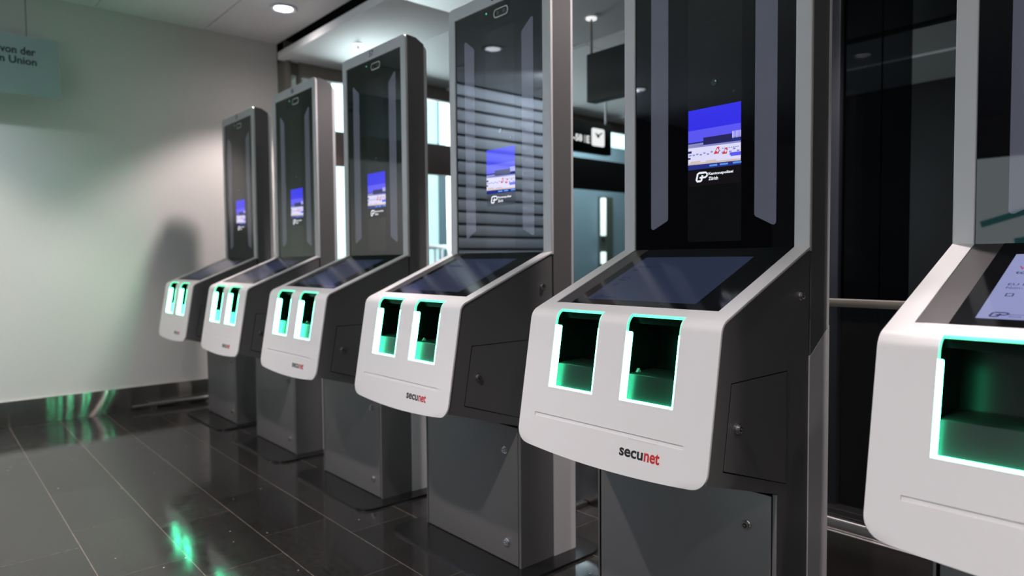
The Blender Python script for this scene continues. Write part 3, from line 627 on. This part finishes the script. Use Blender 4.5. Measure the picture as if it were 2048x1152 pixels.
    for name, x0, x1 in (('fingerprint_slot', XA0, XA1), ('document_slot', XB0, XB1)):
        b_ = B(); e = 0.0022; DD = 0.125
        FF = lambda u, v, w: F(w, u, v)
        # liner walls (left, right, floor, back, top) behind the light guide
        prof = [(SLB + 0.001, 0.005), (SLB + 0.001, DD), (-0.004, DD), (-0.004, 0.030), (st - 0.002, dt_ + 0.008), (st + 0.004, dt_ + 0.003), (0.012, 0.0085)]
        for a, c in ((x0 - 0.003, x0 + 0.0002), (x1 - 0.0002, x1 + 0.003)): prism(b_, prof, FF, a, c)
        prism(b_, [(SLB - 0.0005, 0.006), (SLB - 0.0005, DD), (SLB + 0.003, DD), (SLB + 0.003, 0.006)], FF, x0, x1)
        prism(b_, [(-0.006, DD), (SLB + 0.003, DD), (SLB + 0.003, DD + 0.003), (-0.006, DD + 0.003)], FF, x0, x1)
        prism(b_, [(0.008, 0.027), (0.008, DD), (0.004, DD), (0.004, 0.027)], FF, x0, x1)
        prism(b_, [(st + 0.001, dt_ + 0.003), (st - 0.002, dt_ + 0.010), (0.008, 0.032), (0.010, 0.026)], FF, x0, x1)
        ln = P(name, b_, M['liner'])
        b_ = B()
        prism(b_, [(0.1215, 0.024), (0.1235, 0.022), (SLB - 0.0035, 0.020), (SLB - 0.0035, 0.06), (0.106, 0.105), (0.1165, 0.045)], FF, x0 + 0.004, x1 - 0.004); P('scanner_block', b_, M['scan'], ln)
        b_ = B()
        if x0 > 0.2:
            prism(b_, [(0.109, 0.041), (0.118, 0.035), (0.119, 0.050)], FF, x0 + 0.010, x0 + 0.016); tube(b_, F(x1 - 0.030, 0.112, 0.05), F(x1 - 0.014, 0.104, 0.05), 0.006, 12)
            P('finger_guide', b_, M['clear'], ln)
        # light guide: U of bright strips, dim rim over the bend
        b_ = B(); wd = 0.021; th = 0.0034
        prism(b_, [(0.030, 0.0005), (0.030, wd - 0.003), (0.033, wd), (SLB, wd), (SLB, 0.0005)], FF, x0 + 0.0003, x0 + th)
        prism(b_, [(0.030, 0.0005), (0.030, wd - 0.003), (0.033, wd), (SLB, wd), (SLB, 0.0005)], FF, x1 - th, x1 - 0.0003)
        prism(b_, [(SLB - th, 0.0005), (SLB - th, wd), (SLB, wd), (SLB, 0.0005)], FF, x0 + th, x1 - th)
        P('light_guide', b_, M['led'], ln)
        b_ = B()
        path = [F(0, 0.030, 0.0), F(0, TD, 0.0)] + [ARC(0, 1 - k / 8) for k in range(1, 9)]
        pin = [F(0, 0.030, 0.006), F(0, TD, 0.006)] + [ARC(0, 1 - k / 8, 0.006) for k in range(1, 9)]
        for xa, xb in ((x0, x0 + 0.0022), (x1 - 0.0022, x1)):
            for i in range(len(path) - 1):
                vs = [b_.verts.new((xx - W / 2, p[1], p[2])) for xx in (xa, xb) for p in (path[i], path[i + 1], pin[i + 1], pin[i])]
                for f in ((0, 1, 2, 3), (4, 7, 6, 5), (0, 4, 5, 1), (3, 2, 6, 7)): b_.faces.new([vs[j] for j in f])
        prism(b_, [(TD - 0.0030, 0.0), (TD, 0.0), (TD, 0.006), (TD - 0.0030, 0.006)], lambda u, v, w: S(w, u, v), x0, x1)
        P('light_rim', b_, M['rim'], ln)
    return root

def children(o, allo): return [c for c in allo if c.parent == o]
def copy_tree(o, parent, allo):
    c = o.copy(); COL.objects.link(c); c.parent = parent
    for ch in children(o, allo): copy_tree(ch, c, allo)
    return c
proto = make_kiosk()
allo = list(COL.objects)
offs = {1: (-3.4156, 0.0172), 2: (-2.5546, 0.0092), 3: (-1.6959, -0.0019), 4: (-0.8425, -0.0049), 5: (0.0, 0.0), 6: (0.8286, 0.0129)}
labels = {1: 'grey and white kiosk furthest from the camera, beside the pale left wall',
          2: 'second kiosk from the left wall, numbered 56, between two others',
          3: 'third kiosk from the left wall, numbered 57 on its silver top edge',
          4: 'fourth kiosk from the left wall, its mirror reflecting pale horizontal slats',
          5: 'kiosk in front right of centre with the bright blue airport picture on its screen',
          6: 'nearest kiosk, cut off by the right edge, its touch display brightly lit'}
nums = {1: '55', 2: '56', 3: '57', 4: '58'}
for k in range(1, 7):
    o = proto if k == 5 else copy_tree(proto, None, allo)
    o.location = (offs[k][0] + W / 2, offs[k][1], 0); o['label'] = labels[k]
    if k in nums:
        b_ = text_bm(nums[k], lambda u, v, d: (u - W / 2, -0.0045 - 0.0004, v), 0.254, 0.290, 1.8880, 1.9130, bold=0.025)
        link('number', b_, M['num'], o)
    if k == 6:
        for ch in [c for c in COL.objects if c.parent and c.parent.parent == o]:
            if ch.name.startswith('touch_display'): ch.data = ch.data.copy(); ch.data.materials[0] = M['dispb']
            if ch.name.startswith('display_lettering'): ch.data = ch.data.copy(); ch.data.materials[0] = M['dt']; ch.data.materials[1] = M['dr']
